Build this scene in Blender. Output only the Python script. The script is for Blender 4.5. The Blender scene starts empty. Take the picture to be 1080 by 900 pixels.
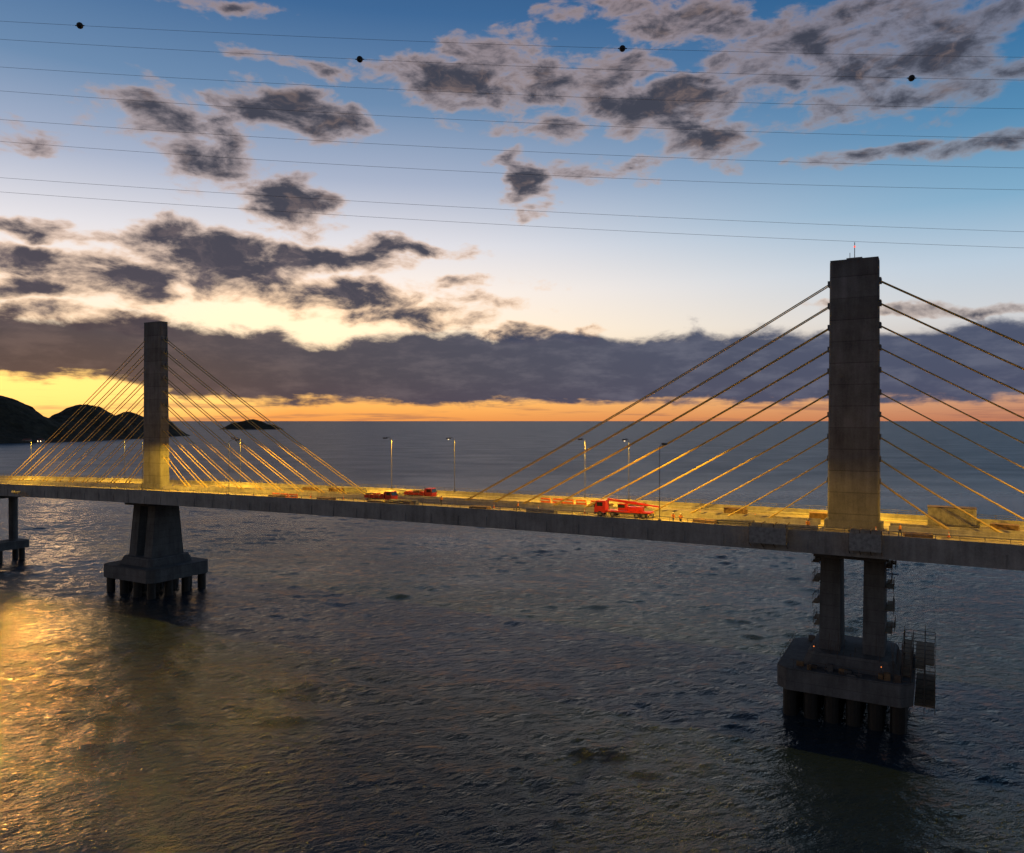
import bpy, bmesh, math, random
import numpy as np
from mathutils import Vector, Matrix, noise
random.seed(7)
S=bpy.context.scene
S.view_settings.view_transform='Standard'; S.view_settings.look='None'; S.view_settings.exposure=0
R=math.radians
# ---------------------------------------------------------------- node helpers
class NT:
    def __init__(s,t): s.t=t
    def n(s,ty,**k):
        x=s.t.nodes.new(ty)
        for a,b in k.items(): setattr(x,a,b)
        return x
    def put(s,sock,v):
        if v is None: return
        if isinstance(v,bpy.types.NodeSocket): s.t.links.new(v,sock)
        else:
            if hasattr(sock.default_value,'__len__'):
                n=len(sock.default_value)
                if not hasattr(v,'__len__'): v=(v,)*n
                v=tuple(v)
                if n==4 and len(v)==3: v=v+(1,)
            sock.default_value=v
    def m(s,op,a,b=None,c=None,clamp=False):
        x=s.n('ShaderNodeMath',operation=op); x.use_clamp=clamp
        s.put(x.inputs[0],a); s.put(x.inputs[1],b); s.put(x.inputs[2],c); return x.outputs[0]
    def v(s,op,a,b=None,c=None):
        x=s.n('ShaderNodeVectorMath',operation=op)
        s.put(x.inputs[0],a); s.put(x.inputs[1],b)
        if c is not None: s.put(x.inputs[2],c)
        return x.outputs['Value'] if op in('DOT_PRODUCT','LENGTH') else x.outputs['Vector']
    def mr(s,v,a,b,c=0,d=1,smooth=True):
        x=s.n('ShaderNodeMapRange',interpolation_type='SMOOTHSTEP' if smooth else 'LINEAR')
        s.put(x.inputs[0],v); 
        for i,k in enumerate((a,b,c,d)): s.put(x.inputs[i+1],k)
        return x.outputs[0]
    def mix(s,f,a,b,bt='MIX'):
        x=s.n('ShaderNodeMix',data_type='RGBA',blend_type=bt)
        s.put(x.inputs[0],f); s.put(x.inputs[6],a); s.put(x.inputs[7],b); return x.outputs[2]
    def noise(s,vec,scale,detail=4,rough=.55,color=False,lac=2.0,dist=0):
        x=s.n('ShaderNodeTexNoise'); s.put(x.inputs['Vector'],vec)
        x.inputs['Scale'].default_value=scale; x.inputs['Detail'].default_value=detail
        x.inputs['Roughness'].default_value=rough; x.inputs['Lacunarity'].default_value=lac; x.inputs['Distortion'].default_value=dist
        return x.outputs['Color'] if color else x.outputs[0]
    def ramp(s,f,stops):
        x=s.n('ShaderNodeValToRGB'); s.put(x.inputs[0],f); e=x.color_ramp.elements
        while len(e)>1: e.remove(e[-1])
        e[0].position=stops[0][0]; e[0].color=(*stops[0][1],1)
        for p,c in stops[1:]:
            q=e.new(p); q.color=(*c,1)
        return x.outputs[0]
def mat(name):
    m=bpy.data.materials.new(name); m.use_nodes=True
    t=NT(m.node_tree); b=m.node_tree.nodes['Principled BSDF']; return m,t,b
def simple(name,col,rough=.6,metal=0,var=.25,scale=2.0,emit=None,es=0):
    m,t,b=mat(name)
    tc=t.n('ShaderNodeTexCoord').outputs['Object']
    n=t.noise(tc,scale,3,.6)
    f=t.mr(n,.3,.7,1-var,1+var,False)
    x=t.n('ShaderNodeVectorMath',operation='SCALE'); t.put(x.inputs[0],col); t.put(x.inputs['Scale'],f)
    t.put(b.inputs['Base Color'],x.outputs[0])
    b.inputs['Roughness'].default_value=rough; b.inputs['Metallic'].default_value=metal
    if emit: 
        b.inputs['Emission Color'].default_value=(*emit,1); b.inputs['Emission Strength'].default_value=es
    return m
def concrete(name,base=.3,lift=3.0,tint=(1,.98,.95)):
    m,t,b=mat(name)
    o=t.n('ShaderNodeTexCoord').outputs['Object']
    sx=t.n('ShaderNodeSeparateXYZ'); t.put(sx.inputs[0],o)
    streak=t.noise(t.v('MULTIPLY',o,(1.2,1.2,.12)),1.0,5,.65)
    blot=t.noise(o,.35,5,.6); fine=t.noise(o,5,3,.6)
    f=t.m('ADD',t.m('MULTIPLY',streak,.7),t.m('MULTIPLY',blot,.7)); f=t.m('ADD',f,t.m('MULTIPLY',fine,.35))
    f=t.mr(f,.6,1.15,.5,1.4,False)
    zl=t.m('DIVIDE',sx.outputs[2],lift)
    wn=t.n('ShaderNodeTexWhiteNoise',noise_dimensions='1D'); t.put(wn.inputs['W'],t.m('FLOOR',zl))
    f=t.m('MULTIPLY',f,t.mr(wn.outputs[0],0,1,.86,1.1,False))
    fr=t.m('FRACT',zl); j=t.m('LESS_THAN',fr,.035)
    f=t.m('MULTIPLY',f,t.m('SUBTRACT',1,t.m('MULTIPLY',j,.4)))
    x=t.n('ShaderNodeVectorMath',operation='SCALE'); t.put(x.inputs[0],tuple(base*k for k in tint)); t.put(x.inputs['Scale'],f)
    t.put(b.inputs['Base Color'],x.outputs[0]); b.inputs['Roughness'].default_value=.85
    bp=t.n('ShaderNodeBump'); bp.inputs['Distance'].default_value=.03; bp.inputs['Strength'].default_value=.5
    t.put(bp.inputs['Height'],fine); t.put(b.inputs['Normal'],bp.outputs[0])
    return m
# ---------------------------------------------------------------- mesh helpers
class MB:
    def __init__(s): s.b=bmesh.new(); s.mats=[]
    def mi(s,m):
        if m not in s.mats: s.mats.append(m)
        return s.mats.index(m)
    def hexa(s,bot,top,m):
        vs=[s.b.verts.new(p) for p in bot+top]; n=len(bot); i=s.mi(m); fs=[]
        fs.append(s.b.faces.new(vs[:n][::-1])); fs.append(s.b.faces.new(vs[n:]))
        for k in range(n): fs.append(s.b.faces.new((vs[k],vs[(k+1)%n],vs[n+(k+1)%n],vs[n+k])))
        for f in fs: f.material_index=i
    def box(s,x0,x1,y0,y1,z0,z1,m,ch=0,tx=0,ty=0):
        def ring(x0,x1,y0,y1,z):
            if ch: return [(x0+ch,y0,z),(x1-ch,y0,z),(x1,y0+ch,z),(x1,y1-ch,z),(x1-ch,y1,z),(x0+ch,y1,z),(x0,y1-ch,z),(x0,y0+ch,z)]
            return [(x0,y0,z),(x1,y0,z),(x1,y1,z),(x0,y1,z)]
        s.hexa(ring(x0,x1,y0,y1,z0),ring(x0+tx,x1-tx,y0+ty,y1-ty,z1),m)
    def cyl(s,p,q,r,m,seg=8,r2=None):
        p=Vector(p);q=Vector(q);d=(q-p).normalized(); r2=r if r2 is None else r2
        u=d.orthogonal().normalized(); w=d.cross(u)
        a=[tuple(p+u*math.cos(2*math.pi*k/seg)*r+w*math.sin(2*math.pi*k/seg)*r) for k in range(seg)]
        c=[tuple(q+u*math.cos(2*math.pi*k/seg)*r2+w*math.sin(2*math.pi*k/seg)*r2) for k in range(seg)]
        s.hexa(a,c,m)
    def sph(s,c,r,m,sc=(1,1,1)):
        i=s.mi(m); g=bmesh.ops.create_icosphere(s.b,subdivisions=2,radius=r,matrix=Matrix.Translation(c)@Matrix.Diagonal((*sc,1)))
        for v in g['verts']:
            for f in v.link_faces: f.material_index=i; f.smooth=True
    def sweep(s,prof,ss,zf,m):
        i=s.mi(m); rings=[]
        for x in ss: rings.append([s.b.verts.new((x,t,z+zf(x))) for t,z in prof])
        n=len(prof)
        for a,c in zip(rings,rings[1:]):
            for k in range(n): s.b.faces.new((a[k],a[(k+1)%n],c[(k+1)%n],c[k])).material_index=i
        s.b.faces.new(rings[0]).material_index=i; s.b.faces.new(rings[-1][::-1]).material_index=i
    def done(s,name,parent=None,loc=None,rot=0,bevel=0):
        bmesh.ops.recalc_face_normals(s.b,faces=s.b.faces)
        me=bpy.data.meshes.new(name); s.b.to_mesh(me); s.b.free()
        for m in s.mats: me.materials.append(m)
        o=bpy.data.objects.new(name,me); S.collection.objects.link(o)
        if parent: o.parent=parent
        if loc is not None: o.location=loc
        o.rotation_euler[2]=rot
        if bevel:
            bv=o.modifiers.new('bevel','BEVEL'); bv.width=bevel; bv.segments=2; bv.limit_method='ANGLE'
        return o
def empty(name,loc=(0,0,0),rot=0,parent=None,scale=1):
    e=bpy.data.objects.new(name,None); S.collection.objects.link(e); e.location=loc; e.rotation_euler[2]=rot; e.empty_display_size=1
    e.scale=(scale,)*3
    if parent: e.parent=parent
    return e
# ---------------------------------------------------------------- bridge frame
ANG=math.atan2(.488,-.8726); O=Vector((47.8,106,0))
def P(s,t,z): return Vector((O.x-.8726*s-.488*t, O.y+.488*s-.8726*t, z))
def dz(s): return 25.05-6e-5*(s-20)**2
SPAN=151.5; HW=12.5
M_con=concrete('pylon_concrete',.18,3.0,(.97,.98,1.0))
M_cap=concrete('pile_cap_concrete',.145,1.6,(.97,.99,1.0))
M_fas=concrete('deck_concrete',.32,9.0,(1,.97,.92))
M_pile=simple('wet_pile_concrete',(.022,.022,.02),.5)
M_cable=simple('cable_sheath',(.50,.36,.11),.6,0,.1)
M_steel=simple('galvanised_steel',(.22,.22,.22),.5,.6,.3)
M_pole=simple('dark_lamp_post_paint',(.07,.07,.07),.6,0,.3)
M_rust=simple('rusty_scaffold_steel',(.12,.09,.07),.7,.3,.5,1)
M_wood=simple('formwork_plywood',(.22,.14,.07),.8,0,.4)
M_form=simple('grey_formwork_panel',(.30,.30,.29),.8,0,.35)
M_red=simple('red_paint',(.42,.015,.01),.45,0,.3,1)
M_orange=simple('orange_plastic',(.75,.16,.02),.5,0,.2,1)
M_yel=simple('yellow_paint',(.7,.42,.03),.4,0,.2,1)
M_white=simple('white_paint',(.75,.74,.7),.5,0,.15,1)
M_black=simple('tyre_rubber',(.02,.02,.02),.8)
M_glass=simple('dark_glass',(.02,.025,.03),.08)
M_lampw=simple('lit_lamp_glass',(.9,.9,.8),.4,emit=(1,.74,.4),es=2)
M_redl=simple('red_beacon_glass',(.6,.02,.02),.4,emit=(1,.08,.04),es=2)
M_wl=simple('warm_bulb',(.8,.4,.1),.4,emit=(1,.25,.05),es=1.2)
M_road,t,b=mat('bridge_deck_surface')
o=t.n('ShaderNodeTexCoord').outputs['Object']
n1=t.noise(t.v('MULTIPLY',o,(.06,.9,1)),1.0,5,.65); n2=t.noise(o,.25,5,.6); n3=t.noise(o,2.5,4,.7)
f=t.m('ADD',t.m('MULTIPLY',n1,.9),t.m('ADD',t.m('MULTIPLY',n2,.8),t.m('MULTIPLY',n3,.5)))
t.put(b.inputs['Base Color'],t.ramp(t.mr(f,.88,1.32,0,1,False),[(0,(.11,.095,.06)),(.45,(.30,.26,.17)),(1,(.52,.45,.29))]))
b.inputs['Roughness'].default_value=.8
bridge=empty('cable_stayed_bridge',O,ANG)
ss=[-140+5*i for i in range(134)]
d=MB()
d.sweep([(HW,-.02),(HW,-2.0),(HW-.7,-2.0),(HW-.9,-.5),(4.6,-.6),(3.4,-3.0),(-3.4,-3.0),(-4.6,-.6),(-HW+.9,-.5),(-HW+.7,-2.0),(-HW,-2.0),(-HW,-.02)],ss,dz,M_fas)
x=-140
while x<520:
    z=dz(x)
    d.box(x-.18,x+.18,4.6,HW-.75,z-1.7,z-.45,M_fas); d.box(x-.18,x+.18,-HW+.75,-4.6,z-1.7,z-.45,M_fas)
    d.box(x-.14,x+.14,HW-.1,HW+.10,z-1.95,z-.35,M_fas)
    x+=5.35
d.done('deck_girder',bridge)
d=MB(); d.sweep([(HW-.45,.0),(HW-.45,-.02),(-HW+.45,-.02),(-HW+.45,.0)],ss,lambda s:dz(s)+.006,M_road); d.done('deck_road_surface',bridge)
d=MB()
for sg in(1,-1):
    pr=[(HW+.03,-.35),(HW+.03,.92),(HW-.22,.92),(HW-.3,.3),(HW-.48,.08),(HW-.48,-.015),(HW-.1,-.35)]
    d.sweep([(a*sg,c) for a,c in pr],ss,dz,M_fas)
    pr=[(1.75,.0),(1.75,.12),(1.62,.3),(1.58,.8),(1.42,.8),(1.38,.3),(1.3,.12),(1.3,.0)]
    for a0,a1 in((-140,-4.5),(4.5,SPAN-4.5),(SPAN+4.5,520)):
        s2=[a0+(a1-a0)*k/40 for k in range(41)]
        d.sweep([(a*sg,c+.01) for a,c in pr],s2,dz,M_fas)
d.done('parapets',bridge)
d=MB()
for sg in(1,-1):
    x=-100
    while x<330:
        z=dz(x); d.box(x-.03,x+.03,sg*(HW-.1)-.03,sg*(HW-.1)+.03,z+.92,z+1.5,M_steel); x+=2.5
    for h in(1.2,1.5):
        s2=[-100+10*k for k in range(44)]
        q=sg*(HW-.1)
        d.sweep([(q-.025,h-.025),(q+.025,h-.025),(q+.025,h+.025),(q-.025,h+.025)],s2,dz,M_steel)
d.done('guard_railing',bridge)
d=MB()
for tt in(10.8,2.3,-2.3,-10.8):
    d.sweep([(tt-.08,.010),(tt+.08,.010),(tt+.08,.0065),(tt-.08,.0065)],ss,lambda s:dz(s)+.004,M_white)
for tt in(6.5,-6.5):
    x=-120
    while x<400:
        d.sweep([(tt-.08,.010),(tt+.08,.010),(tt+.08,.0065),(tt-.08,.0065)],[x,x+3],lambda s:dz(s)+.004,M_white); x+=9
d.done('lane_markings',bridge)
NC=10
for k,s0 in enumerate((0,SPAN)):
    d=MB(); z0=dz(s0); ZT=62.2 if k==0 else 63.1
    d.box(s0-3.3,s0+3.3,-1.25,1.25,z0-.6,ZT,M_con,ch=.18,tx=.2,ty=.25)
    d.box(s0-3.7,s0+3.7,-1.6,1.6,z0+.01,z0+1.1,M_con,ch=.2)
    d.box(s0-3.05,s0+3.05,-.95,.95,ZT,ZT+.25,M_con)
    for q in range(NC):
        zt=59.4-(59.4-31.8)*q/(NC-1)
        for sg in(1,-1):
            for tt in(.5,-.5):
                sx=s0+sg*3.12; d.box(min(sx,sx+sg*.28),max(sx,sx+sg*.28),tt-.26,tt+.26,zt-.5,zt+.25,M_con)
    d.done('pylon',bridge)
    if k==0:
        d=MB(); d.cyl((s0,0,ZT+.2),(s0,0,ZT+2.7),.05,M_steel); d.sph((s0,0,ZT+2.1),.13,M_redl); d.cyl((s0+.6,0,ZT+.2),(s0+.6,0,ZT+1.3),.04,M_steel)
        d.box(s0-1,s0+1,-.5,.5,ZT+.25,ZT+.5,M_steel); d.done('aviation_beacon',bridge)
    d=MB()
    for q in range(NC):
        zt=59.2-(59.4-31.8)*q/(NC-1); L=65.3-(65.3-12.2)*q/(NC-1)
        for sg in(1,-1):
            se=s0+sg*L
            for tt in(.5,-.5):
                a=Vector((s0+sg*3.25,tt,zt)); e=Vector((se,tt,dz(se)+.1)); pts=[]
                sag=.012*(a-e).length
                for w in range(9):
                    u=w/8; p=a.lerp(e,u); p.z-=4*sag*u*(1-u)*.6; pts.append(p)
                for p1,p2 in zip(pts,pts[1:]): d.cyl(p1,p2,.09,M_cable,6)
                dd=(pts[-2]-pts[-1]).normalized()
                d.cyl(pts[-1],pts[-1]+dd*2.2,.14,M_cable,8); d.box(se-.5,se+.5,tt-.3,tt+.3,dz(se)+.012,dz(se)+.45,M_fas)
    d.done('stay_cables',bridge)
    d=MB()
    for sg in(1,-1):
        c=s0+sg*2.75
        w0=4.3 if k else 3.2; w1=3.0 if k else 2.4
        d.hexa([(c-1.35,-w0,8.3),(c+1.35,-w0,8.3),(c+1.35,w0,8.3),(c-1.35,w0,8.3)],
               [(c-1.25,-w1,z0-2.9),(c+1.25,-w1,z0-2.9),(c+1.25,w1,z0-2.9),(c-1.25,w1,z0-2.9)],M_cap)
    d.box(s0-4.6,s0+4.6,-5.2,5.2,z0-3.6,z0-2.6,M_cap,ch=.3)
    d.done('pier_blades',bridge)
    xr=-9.2 if k else -7.6
    d=MB()
    d.box(s0+xr,s0+9.0,-8.3,8.3,3.6,6.6,M_cap,ch=1.4)
    d.box(s0-6,s0+6,-6,6,6.55,8.4,M_cap,ch=.8,tx=.7,ty=.7)
    d.done('pile_cap',bridge,bevel=.08)
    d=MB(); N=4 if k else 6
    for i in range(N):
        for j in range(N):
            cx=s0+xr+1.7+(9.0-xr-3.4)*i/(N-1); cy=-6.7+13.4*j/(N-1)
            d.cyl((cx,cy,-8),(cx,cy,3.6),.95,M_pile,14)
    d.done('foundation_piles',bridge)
d=MB()
for s0 in(-72,222,292,362,432,502):
    z0=dz(s0)
    d.box(s0-1.6,s0+1.6,-7.5,7.5,z0-4.6,z0-3.0,M_cap,ch=.2)
    for tt in(-4.6,4.6): d.cyl((s0,tt,5.5),(s0,tt,z0-4.6),1.15,M_cap,16)
    d.box(s0-3,s0+3,-7.6,7.6,3.4,5.6,M_cap,ch=.4)
    for i in(-1.7,1.7):
        for j in(-6,0,6): d.cyl((s0+i,j,-8),(s0+i,j,3.4),.8,M_pile,12)
d.done('approach_piers',bridge)
# ---- scaffolding around right pier
sc=empty('pier_scaffolding',O,ANG)
d=MB()
def tube(a,c,r=.04,m=M_rust): d.cyl(a,c,r,m,5)
xs=[-10.0,-8.8,-7.3,-6.3]; ys=[-7+2.0*i for i in range(8)]
for a in xs:
    for c in ys:
        h=random.choice((8.6,9.8,11.4)); tube((a,c,3.0 if a<-8 else 6.6),(a,c,h))
for z in(4.2,6.7,8.4,10.0):
    for c in ys: tube((xs[0],c,z),(xs[-1] if z>6.6 else -7.7,c,z))
    for a in xs:
        if z>6.6 or a<-8: tube((a,ys[0],z),(a,ys[-1],z))
for c0,c1 in zip(ys,ys[1:]):
    if random.random()<.7: tube((xs[0],c0,4.2),(xs[0],c1,8.4))
    if random.random()<.5: tube((xs[1],c1,6.7),(xs[1],c0,10.0))
for a in xs[:-1]:
    for z in(6.75,8.45):
        if random.random()<.7: d.box(a+.1,a+1.1,-6.9,random.uniform(-2,6.6),z,z+.06,M_wood)
d.box(-10.0,-7.7,-7.2,7.2,3.9,4.0,M_wood)
for y0 in(-6,-1,3.2): d.box(-10.06,-10.0,y0,y0+2.2,4.1,random.uniform(4.8,5.6),M_wood)
d.done('side_scaffold',sc)
d=MB()
for z in(11.6,14.6,17.6,20.3):
    for sg in(-1,1):
        for q in range(2):
            x0=sg*4.15; x1=sg*(4.7+random.random()*.6)
            y0=-3.2+q*3.3
            d.box(min(x0,x1),max(x0,x1),y0,y0+3,z,z+.08,M_wood)
            for y in(y0,y0+1.5,y0+3): tube((x1,y,z-.6),(x1,y,z+1.1),.03)
            tube((x1,y0,z+1.05),(x1,y0+3,z+1.05),.03); tube((x0,y0,z-.9),(x1,y0,z),.03)
d.done('blade_platforms',sc)
d=MB()
pts=[(-7.4,8.0),(8.7,8.0),(8.7,-8.0),(-7.4,-8.0)]
for (ax,ay),(bx,by) in zip(pts,pts[1:]):
    n=int(max(abs(ax-bx),abs(ay-by))/1.8)
    for i in range(n+1):
        u=i/n; x=ax+(bx-ax)*u; y=ay+(by-ay)*u
        if (x>7.3 or x<-6) and abs(y)>6.6: continue
        tube((x,y,6.6),(x,y,7.75),.03)
    tube((ax+(bx-ax)*.09,ay+(by-ay)*.09,7.7),(bx-(bx-ax)*.09,by-(by-ay)*.09,7.7),.03)
for i in range(30):
    x=random.uniform(-6.5,7.2); y=random.choice((random.uniform(6.1,7.5),random.uniform(-7.5,-6.3)))
    a=random.uniform(.3,1.1); h=random.uniform(.2,1.0)
    d.box(x,x+a,y,y+random.uniform(.3,.8),6.61,6.61+h,random.choice((M_wood,M_rust,M_steel,M_cap)))
for i in range(24):
    x=random.uniform(-6,5);y=random.uniform(3,5.5); tube((x,y,6.7),(x+random.uniform(-.5,.5),y,random.uniform(8.5,11.0)),.03)
d.sph((4.6,4.4,8.9),.08,M_wl); tube((4.6,4.4,8.0),(4.6,4.4,8.9),.03)
d.sph((-3.9,6.6,8.0),.07,M_wl); tube((-3.9,6.6,6.6),(-3.9,6.6,8.0),.03)
d.done('cap_railing_and_materials',sc)
# ---------------------------------------------------------------- street lamps
LC=(1,.53,.03)
def street_lamp(s,t,power,lit=False,h=11.6):
    z=dz(s); e=empty('street_lamp',P(s,t,z),ANG)
    sg=-1 if t>0 else 1
    d=MB()
    zb=.92
    d.cyl((0,0,zb),(0,0,h-.3),.055,M_pole,8,.04); d.box(-.2,.2,-.13,.13,zb-.02,zb+.12,M_pole)
    d.cyl((0,0,h-.3),(0,sg*.9,h+.15),.035,M_pole,6); d.cyl((0,sg*.9,h+.15),(0,sg*1.8,h+.2),.035,M_pole,6)
    d.done('pole_and_arm',e)
    d=MB(); y0,y1=min(sg*1.8,sg*2.6),max(sg*1.8,sg*2.6)
    d.box(-.3,.3,y0,y1,h+.10,h+.17,M_pole,ch=.05,tx=.06,ty=.06)
    d.box(-.3,-.28,y0,y1,h-.10,h+.095,M_pole); d.box(.28,.3,y0,y1,h-.10,h+.095,M_pole)
    d.box(-.275,.275,y0,y0+.03,h-.10,h+.095,M_pole); d.box(-.275,.275,y1-.03,y1,h-.10,h+.095,M_pole)
    if lit: d.sph((0,sg*2.2,h-.16),.13,M_lampw,(1,1,.8))
    d.done('lamp_head',e)
    l=bpy.data.lights.new('lamp_light','SPOT'); l.energy=power; l.color=LC; l.spot_size=R(176); l.spot_blend=.08; l.shadow_soft_size=.045
    lo=bpy.data.objects.new('lamp_light',l); S.collection.objects.link(lo); lo.parent=e; lo.location=(0,sg*2.2,h-(.32 if lit else .04))
for s in(-36,1.3,46.3,91,137,182,227): street_lamp(s,-12.35,19000)
for s in(-30,24,112,139,204): street_lamp(s,12.35,16000)
for s in(37.8,75): street_lamp(s,-12.35,6000,True)
def flood(s,power):
    e=empty('work_floodlight',P(s,HW+1.0,dz(s)-.3),ANG+R(62))
    d=MB(); d.cyl((0,.3,-.2),(.9,-.6,-.2),.05,M_steel,6); d.box(-.05,.05,-.2,.3,-.6,.05,M_steel); d.box(-.45,.45,.25,.5,-.9,-.36,M_steel,ch=.05); d.box(-.38,.38,.505,.53,-.85,-.42,M_form); d.box(-.9,.9,.25,3.0,-.33,-.29,M_steel)
    d.done('flood_head',e)
    l=bpy.data.lights.new('flood_light','SPOT'); l.energy=power; l.color=(1,.42,.06); l.spot_size=R(70); l.spot_blend=1; l.shadow_soft_size=.12
    lo=bpy.data.objects.new('flood_light',l); S.collection.objects.link(lo); lo.parent=e; lo.location=(0,.75,-.5); lo.rotation_euler=(R(68),0,0)
flood(186,80000)
# ---------------------------------------------------------------- vehicles & deck objects
def wheels(d,xs,w,r=.5):
    for x in xs:
        for sg in(-1,1):
            d.cyl((x,sg*w,r),(x,sg*(w-.35),r),r,M_black,14); d.cyl((x,sg*(w+.01),r),(x,sg*(w-.1),r),r*.5,M_steel,10)
def cab(d,x,m,w=1.2):
    d.hexa([(x,-w,.75),(x+2.1,-w,.75),(x+2.1,w,.75),(x,w,.75)],[(x,-w,1.8),(x+2.1,-w,1.8),(x+2.1,w,1.8),(x,w,1.8)],m)
    d.hexa([(x,-w,1.8),(x+2.08,-w,1.8),(x+2.08,w,1.8),(x,w,1.8)],[(x,-w+.1,2.9),(x+1.75,-w+.1,2.9),(x+1.75,w-.1,2.9),(x,w-.1,2.9)],m)
    d.hexa([(x+2.10,-w+.12,1.85),(x+2.13,-w+.12,1.85),(x+2.13,w-.12,1.85),(x+2.10,w-.12,1.85)],[(x+1.86,-w+.2,2.7),(x+1.89,-w+.2,2.7),(x+1.89,w-.2,2.7),(x+1.86,w-.2,2.7)],M_glass)
    for sg in(-1,1):
        d.box(x+.5,x+1.6,sg*(w-.03)-.02,sg*(w-.03)+.02,1.9,2.6,M_glass)
        d.box(x+1.95,x+2.05,sg*(w+.22)-.1,sg*(w+.22)+.1,1.7,2.3,M_black)
    d.box(x+2.1,x+2.2,-w,w,.45,.85,M_steel)
    for sg in(-1,1): d.box(x+2.2,x+2.23,sg*.9-.15,sg*.9+.15,.6,.78,M_white)
def crane_truck(s,t,rot,k=1):
    e=empty('crane_truck',P(s,t,dz(s)+.01),ANG+rot,scale=k)
    d=MB(); d.box(-5.5,5,-.5,.5,.6,.95,M_steel); cab(d,3,M_red); wheels(d,(-4.2,-2.9,1.6,4.0),1.25); d.box(-5.5,2.9,-1.25,1.25,.95,1.2,M_red)
    d.done('chassis_and_cab',e,bevel=.04)
    d=MB(); d.box(-3.8,-1.0,-1.1,.9,1.25,2.0,M_red,ch=.15); d.box(-1.0,.6,.2,1.1,1.3,2.5,M_red); d.box(-.7,.62,.15,1.12,1.8,2.35,M_glass)
    a=Vector((3.0,-.2,3.15)); c=Vector((-6.0,-.2,2.2))
    for (u0,u1,r) in((0,.62,.30),(.6,.85,.24),(.84,1.08,.17)): d.cyl(a.lerp(c,u0),a.lerp(c,u1),r,M_red,4)
    for x in(-5.2,2.4):
        for sg in(-1,1): d.box(x-.1,x+.1,min(sg*1.2,sg*2.2),max(sg*1.2,sg*2.2),.7,.85,M_yel); d.cyl((x,sg*2.15,.02),(x,sg*2.15,.9),.09,M_steel,8); d.cyl((x,sg*2.15,0),(x,sg*2.15,.06),.3,M_steel,10)
    d.done('superstructure_and_boom',e)
def flat_truck(s,t,rot,k=1):
    e=empty('flatbed_truck',P(s,t,dz(s)+.01),ANG+rot,scale=k)
    d=MB(); d.box(-4.6,3.6,-.45,.45,.6,.9,M_steel); cab(d,1.8,M_red); wheels(d,(-3.4,-2.2,2.9),1.22)
    d.box(-4.7,1.6,-1.25,1.25,1.05,1.2,M_red)
    for sg in(-1,1):
        d.box(-4.7,1.6,sg*1.22-.03,sg*1.22+.03,1.2,1.75,M_red)
        for x in(-4.6,-3,-1.5,0,1.5): d.box(x-.05,x+.05,sg*1.27-.02,sg*1.27+.02,1.1,1.8,M_steel)
    d.box(1.5,1.6,-1.2,1.2,1.2,2.6,M_red); d.box(-4.72,-4.66,-1.2,1.2,1.2,1.75,M_red)
    for i in range(5): d.box(-4.3+i*1.1,-3.4+i*1.1,-.9,.9,1.25,1.8+.5*random.random(),random.choice((M_orange,M_red,M_wood)))
    d.done('truck_body',e,bevel=.03)
crane_truck(32.5,4.5,0.06,.85)
flat_truck(80,4.5,math.pi,.75); flat_truck(77,-3.8,math.pi+.05,.75)
def stack(name,s,t,m,kind):
    e=MB()
    if kind==0:
        for k in range(6):
            for j in range(3): e.box(-1.6+random.uniform(-.1,.1),1.6,-.9+j*.62,-.35+j*.62,.02+k*.16,.16+k*.16,m)
    elif kind==1:
        for k in range(4):
            for j in range(6-k): e.cyl((-2.5,-.8+.3*j+.15*k,.16+.25*k),(2.5,-.8+.3*j+.15*k,.16+.25*k),.14,m,8)
    e.done(name,loc=P(s,t,dz(s)+.01),rot=ANG+random.uniform(-.2,.2))
for i in range(14): stack('timber_stack',random.uniform(-25,125),random.choice((-8,-7,8.6,9.4,-4)),M_wood,0)
for i in range(9): stack('pipe_stack',random.uniform(-20,110),random.choice((-9,9,7.5,5)),random.choice((M_steel,M_rust)),1)
def cone(s,t):
    e=MB(); e.box(-.22,.22,-.22,.22,0.0,.05,M_orange); e.cyl((0,0,.05),(0,0,.34),.16,M_orange,12,.1); e.cyl((0,0,.34),(0,0,.52),.1,M_white,12,.065); e.cyl((0,0,.52),(0,0,.75),.065,M_orange,12,.025)
    e.done('traffic_cone',loc=P(s,t,dz(s)+.01),rot=ANG)
for i in range(16): cone(-20+8.5*i,random.choice((3.1,3.3,-3.2)))
def barrier(s,t):
    e=MB(); 
    e.hexa([(-1,-.3,0),(1,-.3,0),(1,.3,0),(-1,.3,0)],[(-1,-.16,.3),(1,-.16,.3),(1,.16,.3),(-1,.16,.3)],M_orange)
    e.box(-1,1,-.13,.13,.3,1.0,M_orange,ty=.05); e.box(-.9,.9,-.14,-.125,.5,.7,M_white); e.box(-.9,.9,.125,.14,.5,.7,M_white)
    e.done('plastic_road_barrier',loc=P(s,t,dz(s)+.01),rot=ANG+random.uniform(-.1,.1))
for i in range(5): barrier(52-2.5*i+random.uniform(-.3,.3),-7.2)
for i in range(3): barrier(100+2.4*i,7)
d=MB(); d.box(-3,3,-1.2,1.2,.1,2.6,M_form)
for i in range(24):
    x=-2.9+.25*i; d.box(x,x+.12,-1.25,-1.195,.2,2.5,M_form); d.box(x,x+.12,1.195,1.25,.2,2.5,M_form)
d.box(-3.05,3.05,-1.27,1.27,0,.1,M_rust); d.box(-3.05,3.05,-1.27,1.27,2.6,2.7,M_rust)
d.done('shipping_container',loc=P(-12,-9.5,dz(-12)+.01),rot=ANG)
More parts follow.
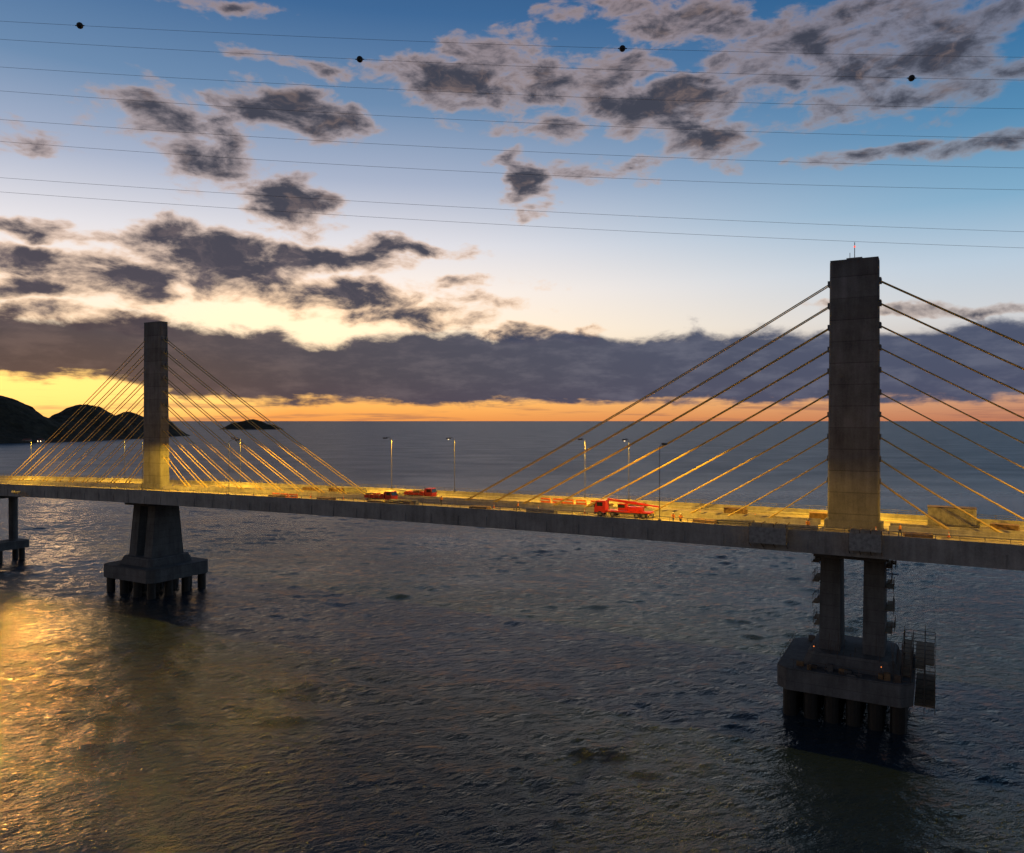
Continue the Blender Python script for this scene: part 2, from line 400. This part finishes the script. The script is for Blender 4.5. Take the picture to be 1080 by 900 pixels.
def edge_platform(s,w):
    e=MB(); e.box(-w,w,0,1.5,-1.0,-.9,M_form); e.box(-w,w,.1,.16,-.9,1.5,M_form)
    for x in(-w,-w/3,w/3,w):
        e.box(x-.05,x+.05,-1.2,1.5,1.52,1.65,M_rust); e.box(x-.05,x+.05,1.42,1.5,-1.1,1.52,M_rust); e.cyl((x,.1,-1.6),(x,1.4,-1.05),.05,M_rust,5)
    e.box(-w,w,1.5,1.54,-.9,1.2,M_form)
    e.done('edge_form_platform',loc=P(s,HW+.15,dz(s)),rot=ANG)
edge_platform(9.0,2.3); edge_platform(-2.5,1.8)
M_skin=simple('skin',(.3,.17,.1),.6,0,.1,1)
def worker(s,t,rot,step):
    e=empty('construction_worker',P(s,t,dz(s)+.012),ANG+rot)
    V=[(0,0,.95),(0,0,1.15),(0,0,1.38),(0,.0,1.50),(step,.10,.5),(step*1.2,.11,.06),(step*1.2+.14,.12,.04),(-step,-.10,.5),(-step*1.7,-.11,.07),(-step*1.7+.14,-.12,.04),
       (0,.20,1.40),(-.06,.26,1.12),(.12,.25,.9),(0,-.20,1.40),(.08,-.26,1.13),(.28,-.22,1.02),(0,.1,.92),(0,-.1,.92)]
    E=[(0,1),(1,2),(2,3),(0,16),(16,4),(4,5),(5,6),(0,17),(17,7),(7,8),(8,9),(2,10),(10,11),(11,12),(2,13),(13,14),(14,15)]
    rr=[.14,.15,.17,.06,.075,.05,.045,.075,.05,.045,.07,.05,.04,.07,.05,.04,.1,.1]
    me=bpy.data.meshes.new('body'); me.from_pydata(V,E,[]); ob=bpy.data.objects.new('body',me); S.collection.objects.link(ob); ob.parent=e
    sk=ob.modifiers.new('s','SKIN'); 
    if not me.skin_vertices: 
        bpy.context.view_layer.objects.active=ob; bpy.ops.mesh.customdata_skin_add()
    for i,r in enumerate(rr): me.skin_vertices[0].data[i].radius=(r,r)
    me.skin_vertices[0].data[0].use_root=True
    su=ob.modifiers.new('u','SUBSURF'); su.levels=1; su.render_levels=1
    m,t_,b_=mat('worker_clothes'); oc=t_.n('ShaderNodeTexCoord').outputs['Object']; sx=t_.n('ShaderNodeSeparateXYZ'); t_.put(sx.inputs[0],oc)
    t_.put(b_.inputs['Base Color'],t_.mix(t_.m('GREATER_THAN',sx.outputs[2],.98),(.05,.06,.1,1),(.85,.3,.03,1))); me.materials.append(m)
    d=MB(); d.sph((.01,0,1.62),.105,M_skin,(1,.85,1.15)); d.sph((0,0,1.70),.125,M_white,(1.1,.95,.7)); d.cyl((0.03,0,1.685),(.03,0,1.70),.16,M_white,12); d.sph((.115,0,1.61),.02,M_skin); d.done('head_and_helmet',e)
worker(23,9.2,1.2,.15); worker(21.8,9.6,-1.8,.05); worker(50,6.5,.3,.2); worker(5,7.5,2.2,.12); worker(-6,6,-.5,.1); worker(67,4,2,.15)
# ---------------------------------------------------------------- power line
pl=empty('power_line',(0,0,0))
Yp=85.0
LN=[(24,49,62),(43,71,86),(72,101,116),(97,130,147),(127,160,178),(150,184,201),(188,222,245),(203,238,262)]
M_wire=simple('conductor_wire',(.09,.09,.10),.6,.0)
M_ball=simple('marker_ball_paint',(.02,.02,.02),.6,.0)
def wz(L,x):
    u=(x/Yp*800)/540; a,b_,c=L; y=b_+(c-a)/2*u+((a+c)/2-b_)*u*u
    return 40+(444-y)*Yp/800
for L in LN:
    d=MB(); pts=[(x,Yp,wz(L,x)) for x in range(-160,161,8)]
    for a,c in zip(pts,pts[1:]): d.cyl(a,c,.015,M_wire,6)
    d.done('wire',pl)
for L,px in((0,86),(0,656),(1,380),(1,960)):
    x=(px-540)/800*Yp; d=MB(); d.sph((x,Yp,wz(LN[L],x)),.36,M_ball); d.cyl((x-.5,Yp,wz(LN[L],x)),(x+.5,Yp,wz(LN[L],x)),.06,M_ball,8); d.done('marker_ball',pl)
# ---------------------------------------------------------------- sea: one sheet, real waves around the bridge, flat out to the horizon
X0,X1,Y0,Y1,st=-260.0,240.0,-20.0,400.0,.6
gxs=np.arange(X0,X1+.01,st); gys=np.arange(Y0,Y1+.01,st); nx,ny=len(gxs),len(gys)
GX,GY=np.meshgrid(gxs.astype(np.float32),gys.astype(np.float32)); H=np.zeros_like(GX)
rs=np.random.RandomState(5)
NW=64
for i in range(NW):
    lam=1.9*(14/1.9)**(rs.rand()**1.25); kk=2*np.pi/lam
    th=R(-105)+rs.randn()*.62
    slope=.022*(1.15 if lam<6 else .75)
    ph=rs.rand()*6.28
    H+=(slope/kk)*np.sin(kk*(GX*np.cos(th)+GY*np.sin(th))+ph).astype(np.float32)
# wave groups: patches of rougher and calmer water
G=.8+.3*np.sin(GX*.045+GY*.03+1)*np.sin(GY*.06-GX*.02)+.2*np.sin(GX*.11-GY*.09+2)
edge=np.minimum(np.minimum(GX-X0,X1+.0-GX),np.minimum(GY-Y0,Y1-GY)); tp=np.clip(edge/60,0,1); tp=tp*tp*(3-2*tp); tp[0,:]=0;tp[-1,:]=0;tp[:,0]=0;tp[:,-1]=0
H*=G*tp
Xe,Ye=float(gxs[-1]),float(gys[-1]); W=90000.0
co_=np.stack([GX,GY,H],-1).reshape(-1,3)
outer=np.array([(-W,-W,0),(W,-W,0),(W,W,0),(-W,W,0)],dtype=np.float32)
verts=np.concatenate([co_,outer]); nv=len(verts); q=nx*ny
idx=np.arange(nx*ny).reshape(ny,nx)
quads=np.stack([idx[:-1,:-1],idx[:-1,1:],idx[1:,1:],idx[1:,:-1]],-1).reshape(-1,4)
a,b2,c2,d2=idx[0,0],idx[0,-1],idx[-1,-1],idx[-1,0]
ring=np.array([[q,q+1,b2,a],[q+1,q+2,c2,b2],[q+2,q+3,d2,c2],[q+3,q,a,d2]])
quads=np.concatenate([quads,ring]); nq=len(quads)
me=bpy.data.meshes.new('sea'); me.vertices.add(nv); me.vertices.foreach_set('co',verts.ravel())
me.loops.add(nq*4); me.loops.foreach_set('vertex_index',quads.ravel().astype(np.int32))
me.polygons.add(nq); me.polygons.foreach_set('loop_start',np.arange(0,nq*4,4,dtype=np.int32)); me.polygons.foreach_set('loop_total',np.full(nq,4,dtype=np.int32))
me.polygons.foreach_set('use_smooth',np.ones(nq,dtype=bool))
me.update(calc_edges=True); me.validate()
sea=bpy.data.objects.new('sea',me); S.collection.objects.link(sea)
m,t,b=mat('sea_water'); me.materials.append(m)
geo=t.n('ShaderNodeNewGeometry'); pos=geo.outputs['Position']
rot=t.n('ShaderNodeVectorRotate',rotation_type='Z_AXIS'); t.put(rot.inputs['Vector'],pos); rot.inputs['Angle'].default_value=R(-18)
pp=t.v('MULTIPLY',t.v('MULTIPLY',rot.outputs[0],(.6,1,0)),(1,1,0))
def height(p): return t.m('MULTIPLY',t.noise(p,.75,5,.66),.62)
e=.05
h0=height(pp); hx=height(t.v('ADD',pp,(e,0,0))); hy=height(t.v('ADD',pp,(0,e,0)))
gn=t.noise(t.v('MULTIPLY',pos,(1,1.6,0)),.014,5,.62)
gust=t.mr(gn,.35,.65,.65,1.25,False)
sp=t.n('ShaderNodeSeparateXYZ'); t.put(sp.inputs[0],pos)
offs=t.mr(sp.outputs[1],130,650)   # rougher water offshore, beyond the bridge
gust=t.m('MULTIPLY',gust,t.m('MULTIPLY_ADD',offs,-.3,1))
gx=t.m('MULTIPLY',t.m('DIVIDE',t.m('SUBTRACT',h0,hx),e/.6),gust); gy=t.m('MULTIPLY',t.m('DIVIDE',t.m('SUBTRACT',h0,hy),e),gust)
cb=t.n('ShaderNodeCombineXYZ'); t.put(cb.inputs[0],gx); t.put(cb.inputs[1],gy); cb.inputs[2].default_value=0
ring_n=t.mix(t.mr(sp.outputs[1],330,395),geo.outputs['Normal'],(0,0,1,1))
t.put(b.inputs['Normal'],t.v('NORMALIZE',t.v('ADD',geo.outputs['Normal'],cb.outputs[0])))
b.inputs['Base Color'].default_value=(.016,.031,.045,1); b.inputs['IOR'].default_value=1.333
b.inputs['Specular Tint'].default_value=(.68,.86,1,1)
t.put(b.inputs['Specular IOR Level'],t.m('MULTIPLY_ADD',offs,.40,.60))
t.put(b.inputs['Roughness'],t.m('MULTIPLY_ADD',offs,.27,t.mr(gn,.35,.65,.09,.15,False)))
# ---------------------------------------------------------------- land
M_hill,t,b=mat('forest_canopy'); o=t.n('ShaderNodeTexCoord').outputs['Object']
nn=t.noise(o,.06,6,.7); t.put(b.inputs['Base Color'],t.ramp(nn,[(.3,(.025,.025,.016)),(.6,(.07,.065,.04)),(.75,(.11,.095,.06))])); b.inputs['Roughness'].default_value=1
bp=t.n('ShaderNodeBump'); bp.inputs['Distance'].default_value=8; t.put(bp.inputs['Height'],nn); t.put(b.inputs['Normal'],bp.outputs[0])
def land(name,x0,x1,y0,y1,nx,ny,peaks,rough):
    vs=[];fs=[]
    for j in range(ny):
        for i in range(nx):
            x=x0+(x1-x0)*i/(nx-1); y=y0+(y1-y0)*j/(ny-1); h=0
            for (cx,cy,hh,sx,sy) in peaks: h=max(h,hh*math.exp(-((x-cx)/sx)**2-((y-cy)/sy)**2))
            h2=h-9+ (noise.fractal(Vector((x/90,y/90,3)),1,2,5))*rough*min(1,h/30)+ (random.random()-.5)*3*min(1,h/25)
            if i in(0,nx-1) or j in(0,ny-1): h2=-12
            vs.append((x,y,h2))
    for j in range(ny-1):
        for i in range(nx-1): a=j*nx+i; fs.append((a,a+1,a+nx+1,a+nx))
    me=bpy.data.meshes.new(name); me.from_pydata(vs,[],fs); me.materials.append(M_hill)
    ob=bpy.data.objects.new(name,me); S.collection.objects.link(ob); return ob
land('headland_hill',-2300,-650,1150,2700,260,200,[(-1010,1470,100,120,120),(-1110,1500,108,160,170),(-1400,1550,140,260,260),(-950,1700,86,85,120),(-930,1560,62,75,90),(-990,1950,72,80,120),(-940,2000,58,60,90),(-1900,1700,150,350,350)],14)
land('island_hill',-1450,-1000,3400,3700,120,60,[(-1215,3540,52,110,70),(-1290,3540,40,55,60),(-1130,3540,38,55,50)],8)
M_hw=simple('house_wall',(.45,.4,.35),.8); M_win=simple('lit_window',(.6,.5,.3),.5,emit=(1,.62,.28),es=9); M_roof=simple('roof_tile',(.2,.08,.05),.8)
vil=empty('shoreline_village',(0,0,0))
for i in range(11):
    x=-905+random.uniform(-90,60); y=1366+random.uniform(-6,10); z=1.5; w=random.uniform(4,7)
    d=MB(); d.box(x-w,x+w,y-4,y+4,-3,z+4,M_hw); d.hexa([(x-w-.5,y-4.5,z+4),(x+w+.5,y-4.5,z+4),(x+w+.5,y+4.5,z+4),(x-w-.5,y+4.5,z+4)],[(x-w+1,y-.1,z+6.5),(x+w-1,y-.1,z+6.5),(x+w-1,y+.1,z+6.5),(x-w+1,y+.1,z+6.5)],M_roof)
    for k in range(3):
        if random.random()<.5: d.box(x-w+1.5+k*w*.5,x-w+2.5+k*w*.5,y-4.05,y-3.98,z+1,z+2.3,M_win)
    d.done('house',vil)
# ---------------------------------------------------------------- world
w=bpy.data.worlds.new('World'); S.world=w; w.use_nodes=True; w.node_tree.nodes.clear(); t=NT(w.node_tree)
w.cycles.sampling_method='MANUAL'; w.cycles.sample_map_resolution=256
g=t.n('ShaderNodeTexCoord').outputs['Generated']; sp=t.n('ShaderNodeSeparateXYZ'); t.put(sp.inputs[0],g)
X,Y,Z=sp.outputs
az=t.m('ARCTAN2',X,Y); hh=t.m('MAXIMUM',t.m('SQRT',t.m('ADD',t.m('MULTIPLY',X,X),t.m('MULTIPLY',Y,Y))),.001); el=t.m('DIVIDE',Z,hh)
cb=t.n('ShaderNodeCombineXYZ'); t.put(cb.inputs[0],az); t.put(cb.inputs[1],el); C=cb.outputs[0]
def px(x,y):
    a=math.atan((x-540)/800); return a,(444-y)/800*math.cos(a)
left=t.ramp(el,[(0,(.90,.33,.08)),(.022,(1.1,.52,.12)),(.06,(1.15,.78,.34)),(.11,(1.15,.93,.66)),(.17,(1.03,.90,.80)),(.23,(.78,.76,.80)),(.31,(.40,.46,.60)),(.41,(.15,.26,.43)),(.53,(.05,.14,.31)),(.66,(.02,.075,.2)),(1,(.012,.04,.11))])
right=t.ramp(el,[(0,(.50,.19,.11)),(.022,(.60,.30,.18)),(.06,(.5,.40,.35)),(.12,(.62,.64,.67)),(.18,(.47,.59,.71)),(.25,(.21,.41,.59)),(.34,(.085,.255,.45)),(.45,(.03,.145,.33)),(.60,(.015,.08,.21)),(1,(.008,.035,.1))])
base=t.mix(t.mr(az,-.20,.68),left,right)
gq=t.v('MULTIPLY_ADD',C,(1/.38,1/.06,0),(.60/.38,-.045/.06,0)); q=t.v('DOT_PRODUCT',gq,gq)
glow=t.m('MAXIMUM',t.m('MULTIPLY_ADD',q,-1,1),0)
base=t.mix(t.m('MULTIPLY',glow,.95),base,(1.6,.95,.25,1))
gq=t.v('MULTIPLY_ADD',C,(1/.22,1/.06,0),(.27/.22,-.125/.06,0)); q=t.v('DOT_PRODUCT',gq,gq)
base=t.mix(t.m('MULTIPLY',t.m('MAXIMUM',t.m('MULTIPLY_ADD',q,-1,1),0),.8),base,(1.4,1.03,.66,1))
warp=t.noise(t.v('MULTIPLY',C,(1,1.7,1)),8,4,.62,color=True)
off=t.v('MULTIPLY',t.v('SUBTRACT',warp,(.5,.5,.5)),(.18,.08,0))
CW=t.v('ADD',C,off)
n=t.noise(t.v('MULTIPLY',C,(1,2.0,1)),15,8,.62,dist=.25)
nb=t.m('MULTIPLY_ADD',n,4.8,-2.48)
bl=[(150,112,36,20,.8),(185,135,44,22,.9),(222,165,40,24,.8),(305,120,60,20,1.4),(255,125,30,10,.5),(310,212,46,22,1.5),(270,198,50,10,.6),
(430,78,35,12,.8),(480,85,60,20,1.2),(520,65,42,20,1.0),(590,100,54,20,1.0),(640,85,44,18,.9),(700,112,74,24,1.4),(745,145,44,20,1.1),(725,25,52,18,1.3),
(830,55,76,22,.85),(905,25,70,24,.8),(880,75,60,14,.75),(950,100,100,18,.9),(1000,55,60,34,1.0),(1045,150,55,11,.8),(550,198,22,24,1.3),(620,178,55,9,.7),(570,135,55,8,.5),
(30,272,66,13,1.1),(60,300,66,12,1.0),(130,290,52,20,1.5),(235,275,86,22,1.7),(180,255,44,14,1.0),(320,268,86,15,1.5),(420,258,52,8,1.1),(375,310,62,16,1.5),(415,330,60,13,1.2),(280,300,62,11,.8),(80,243,80,7,.6),
(30,145,50,7,.5),(230,12,45,7,.5),(640,14,50,8,.5),(490,300,50,6,.5),(930,163,55,6,.4),(960,325,85,6,.8),(305,70,35,6,.4),(480,325,45,7,.5),
(550,350,50,7,1.1),(90,335,90,10,1.0)]
D=None
for x,y,rx,ry,a in bl:
    A,E_=px(x,y); ra=rx/800*math.cos(A)**2*1.15; re=ry/800*math.cos(A)*1.15
    v=t.v('MULTIPLY_ADD',CW,(1/ra,1/re,0),(-A/ra,-E_/re,0)); q=t.v('DOT_PRODUCT',v,v)
    val=t.m('MULTIPLY_ADD',q,-a*.65,a) 
    D=val if D is None else t.m('MAXIMUM',D,val)
far=t.m('MAXIMUM',t.mr(t.m('ABSOLUTE',az),.7,1.1),t.mr(el,.6,.9)); lowf=t.noise(C,2.2,2,.5)
D=t.m('MAXIMUM',D,t.m('MULTIPLY_ADD',far,1.2,t.m('MULTIPLY_ADD',lowf,5,-4.1)))
D=t.m('MAXIMUM',D,-1.5)
D=t.m('ADD',D,nb)
sw=t.noise(t.v('MULTIPLY',C,(1,6,1)),9,4,.6)
T=t.m('ADD',t.m('MULTIPLY_ADD',az,-.016,.116),t.m('MULTIPLY_ADD',t.noise(C,10,2,.5),.06,-.03)); B=t.m('ADD',t.mr(az,-.34,-.52,.023,.050),t.m('MULTIPLY_ADD',sw,.04,-.02))
pz=t.m('MULTIPLY_ADD',az,1/.13,.27/.13); T=t.m('SUBTRACT',T,t.m('MULTIPLY',t.m('MAXIMUM',t.m('SUBTRACT',1,t.m('MULTIPLY',pz,pz)),0),.014))
bk=t.m('MINIMUM',t.m('DIVIDE',t.m('SUBTRACT',T,el),.014),t.m('DIVIDE',t.m('SUBTRACT',el,B),.010))
bk=t.m('MINIMUM',bk,3)
bk=t.m('ADD',bk,t.m('MULTIPLY',nb,.8))
stk=t.m('MULTIPLY',t.mr(t.noise(t.v('MULTIPLY',C,(1,16,1)),6,4,.6),.50,.66),t.mr(el,.045,.02,0,.5))
hi=t.mr(el,.15,.34)
edge=t.mix(hi,(.95,.60,.36,1),(.50,.35,.29,1)); edge=t.mix(t.mr(az,.1,.6,0,.6),edge,(.17,.20,.27,1))
core=t.mix(hi,(.036,.043,.075,1),(.043,.049,.074,1))
n2=t.noise(t.v('MULTIPLY',CW,(1,1.6,1)),22,5,.65)
lit=t.m('MULTIPLY',t.mr(n2,.46,.75),.6)
core=t.mix(lit,core,t.mix(hi,(.16,.13,.15,1),(.28,.195,.17,1)))
col=t.mix(t.mr(D,-.5,.5,0,.62),base,edge)
col=t.mix(t.mr(D,.0,1.35,0,.97),col,core)
bcol=t.mix(t.mr(az,-.55,.5),(.036,.037,.060,1),(.057,.074,.135,1))
bcol=t.mix(t.m('MULTIPLY',t.mr(t.noise(t.v('MULTIPLY',C,(1,3.2,1)),15,5,.62),.42,.70),.55),bcol,t.mix(t.mr(az,-.5,.4),(.12,.09,.10,1),(.135,.15,.215,1)))
col=t.mix(stk,col,(.24,.11,.10,1))
col=t.mix(t.mr(bk,-.5,.7,0,.97),col,bcol)
back=t.mr(t.m('DIVIDE',Y,hh),-.6,.55,.42,1)
col=t.mix(1,col,back,'MULTIPLY')
bg=t.n('ShaderNodeBackground'); t.put(bg.inputs[0],col); bg.inputs[1].default_value=1
sky=t.n('ShaderNodeTexSky'); sky.sky_type='NISHITA'; sky.sun_disc=False; sky.sun_elevation=R(1.5); sky.sun_rotation=R(-31)
bg2=t.n('ShaderNodeBackground'); t.put(bg2.inputs[0],sky.outputs[0]); bg2.inputs[1].default_value=.002
ad=t.n('ShaderNodeAddShader'); t.put(ad.inputs[0],bg.outputs[0]); t.put(ad.inputs[1],bg2.outputs[0])
ou=t.n('ShaderNodeOutputWorld'); t.put(ou.inputs[0],ad.outputs[0])
l=bpy.data.lights.new('sun','SUN'); l.energy=.03; l.angle=R(4); l.color=(1,.6,.3)
so=bpy.data.objects.new('sun',l); S.collection.objects.link(so)
sd=Vector((math.sin(R(-31))*math.cos(R(2)),math.cos(R(-31))*math.cos(R(2)),math.sin(R(2))))
so.rotation_euler=sd.to_track_quat('Z','Y').to_euler()
# ---------------------------------------------------------------- camera
c=bpy.data.cameras.new('camera'); c.lens=36*800/1080; c.sensor_width=36; c.clip_end=200000; c.clip_start=.5
co=bpy.data.objects.new('camera',c); S.collection.objects.link(co); co.location=(0,0,40); co.rotation_euler=(R(90)-math.atan(6/800),0,0)
S.camera=co
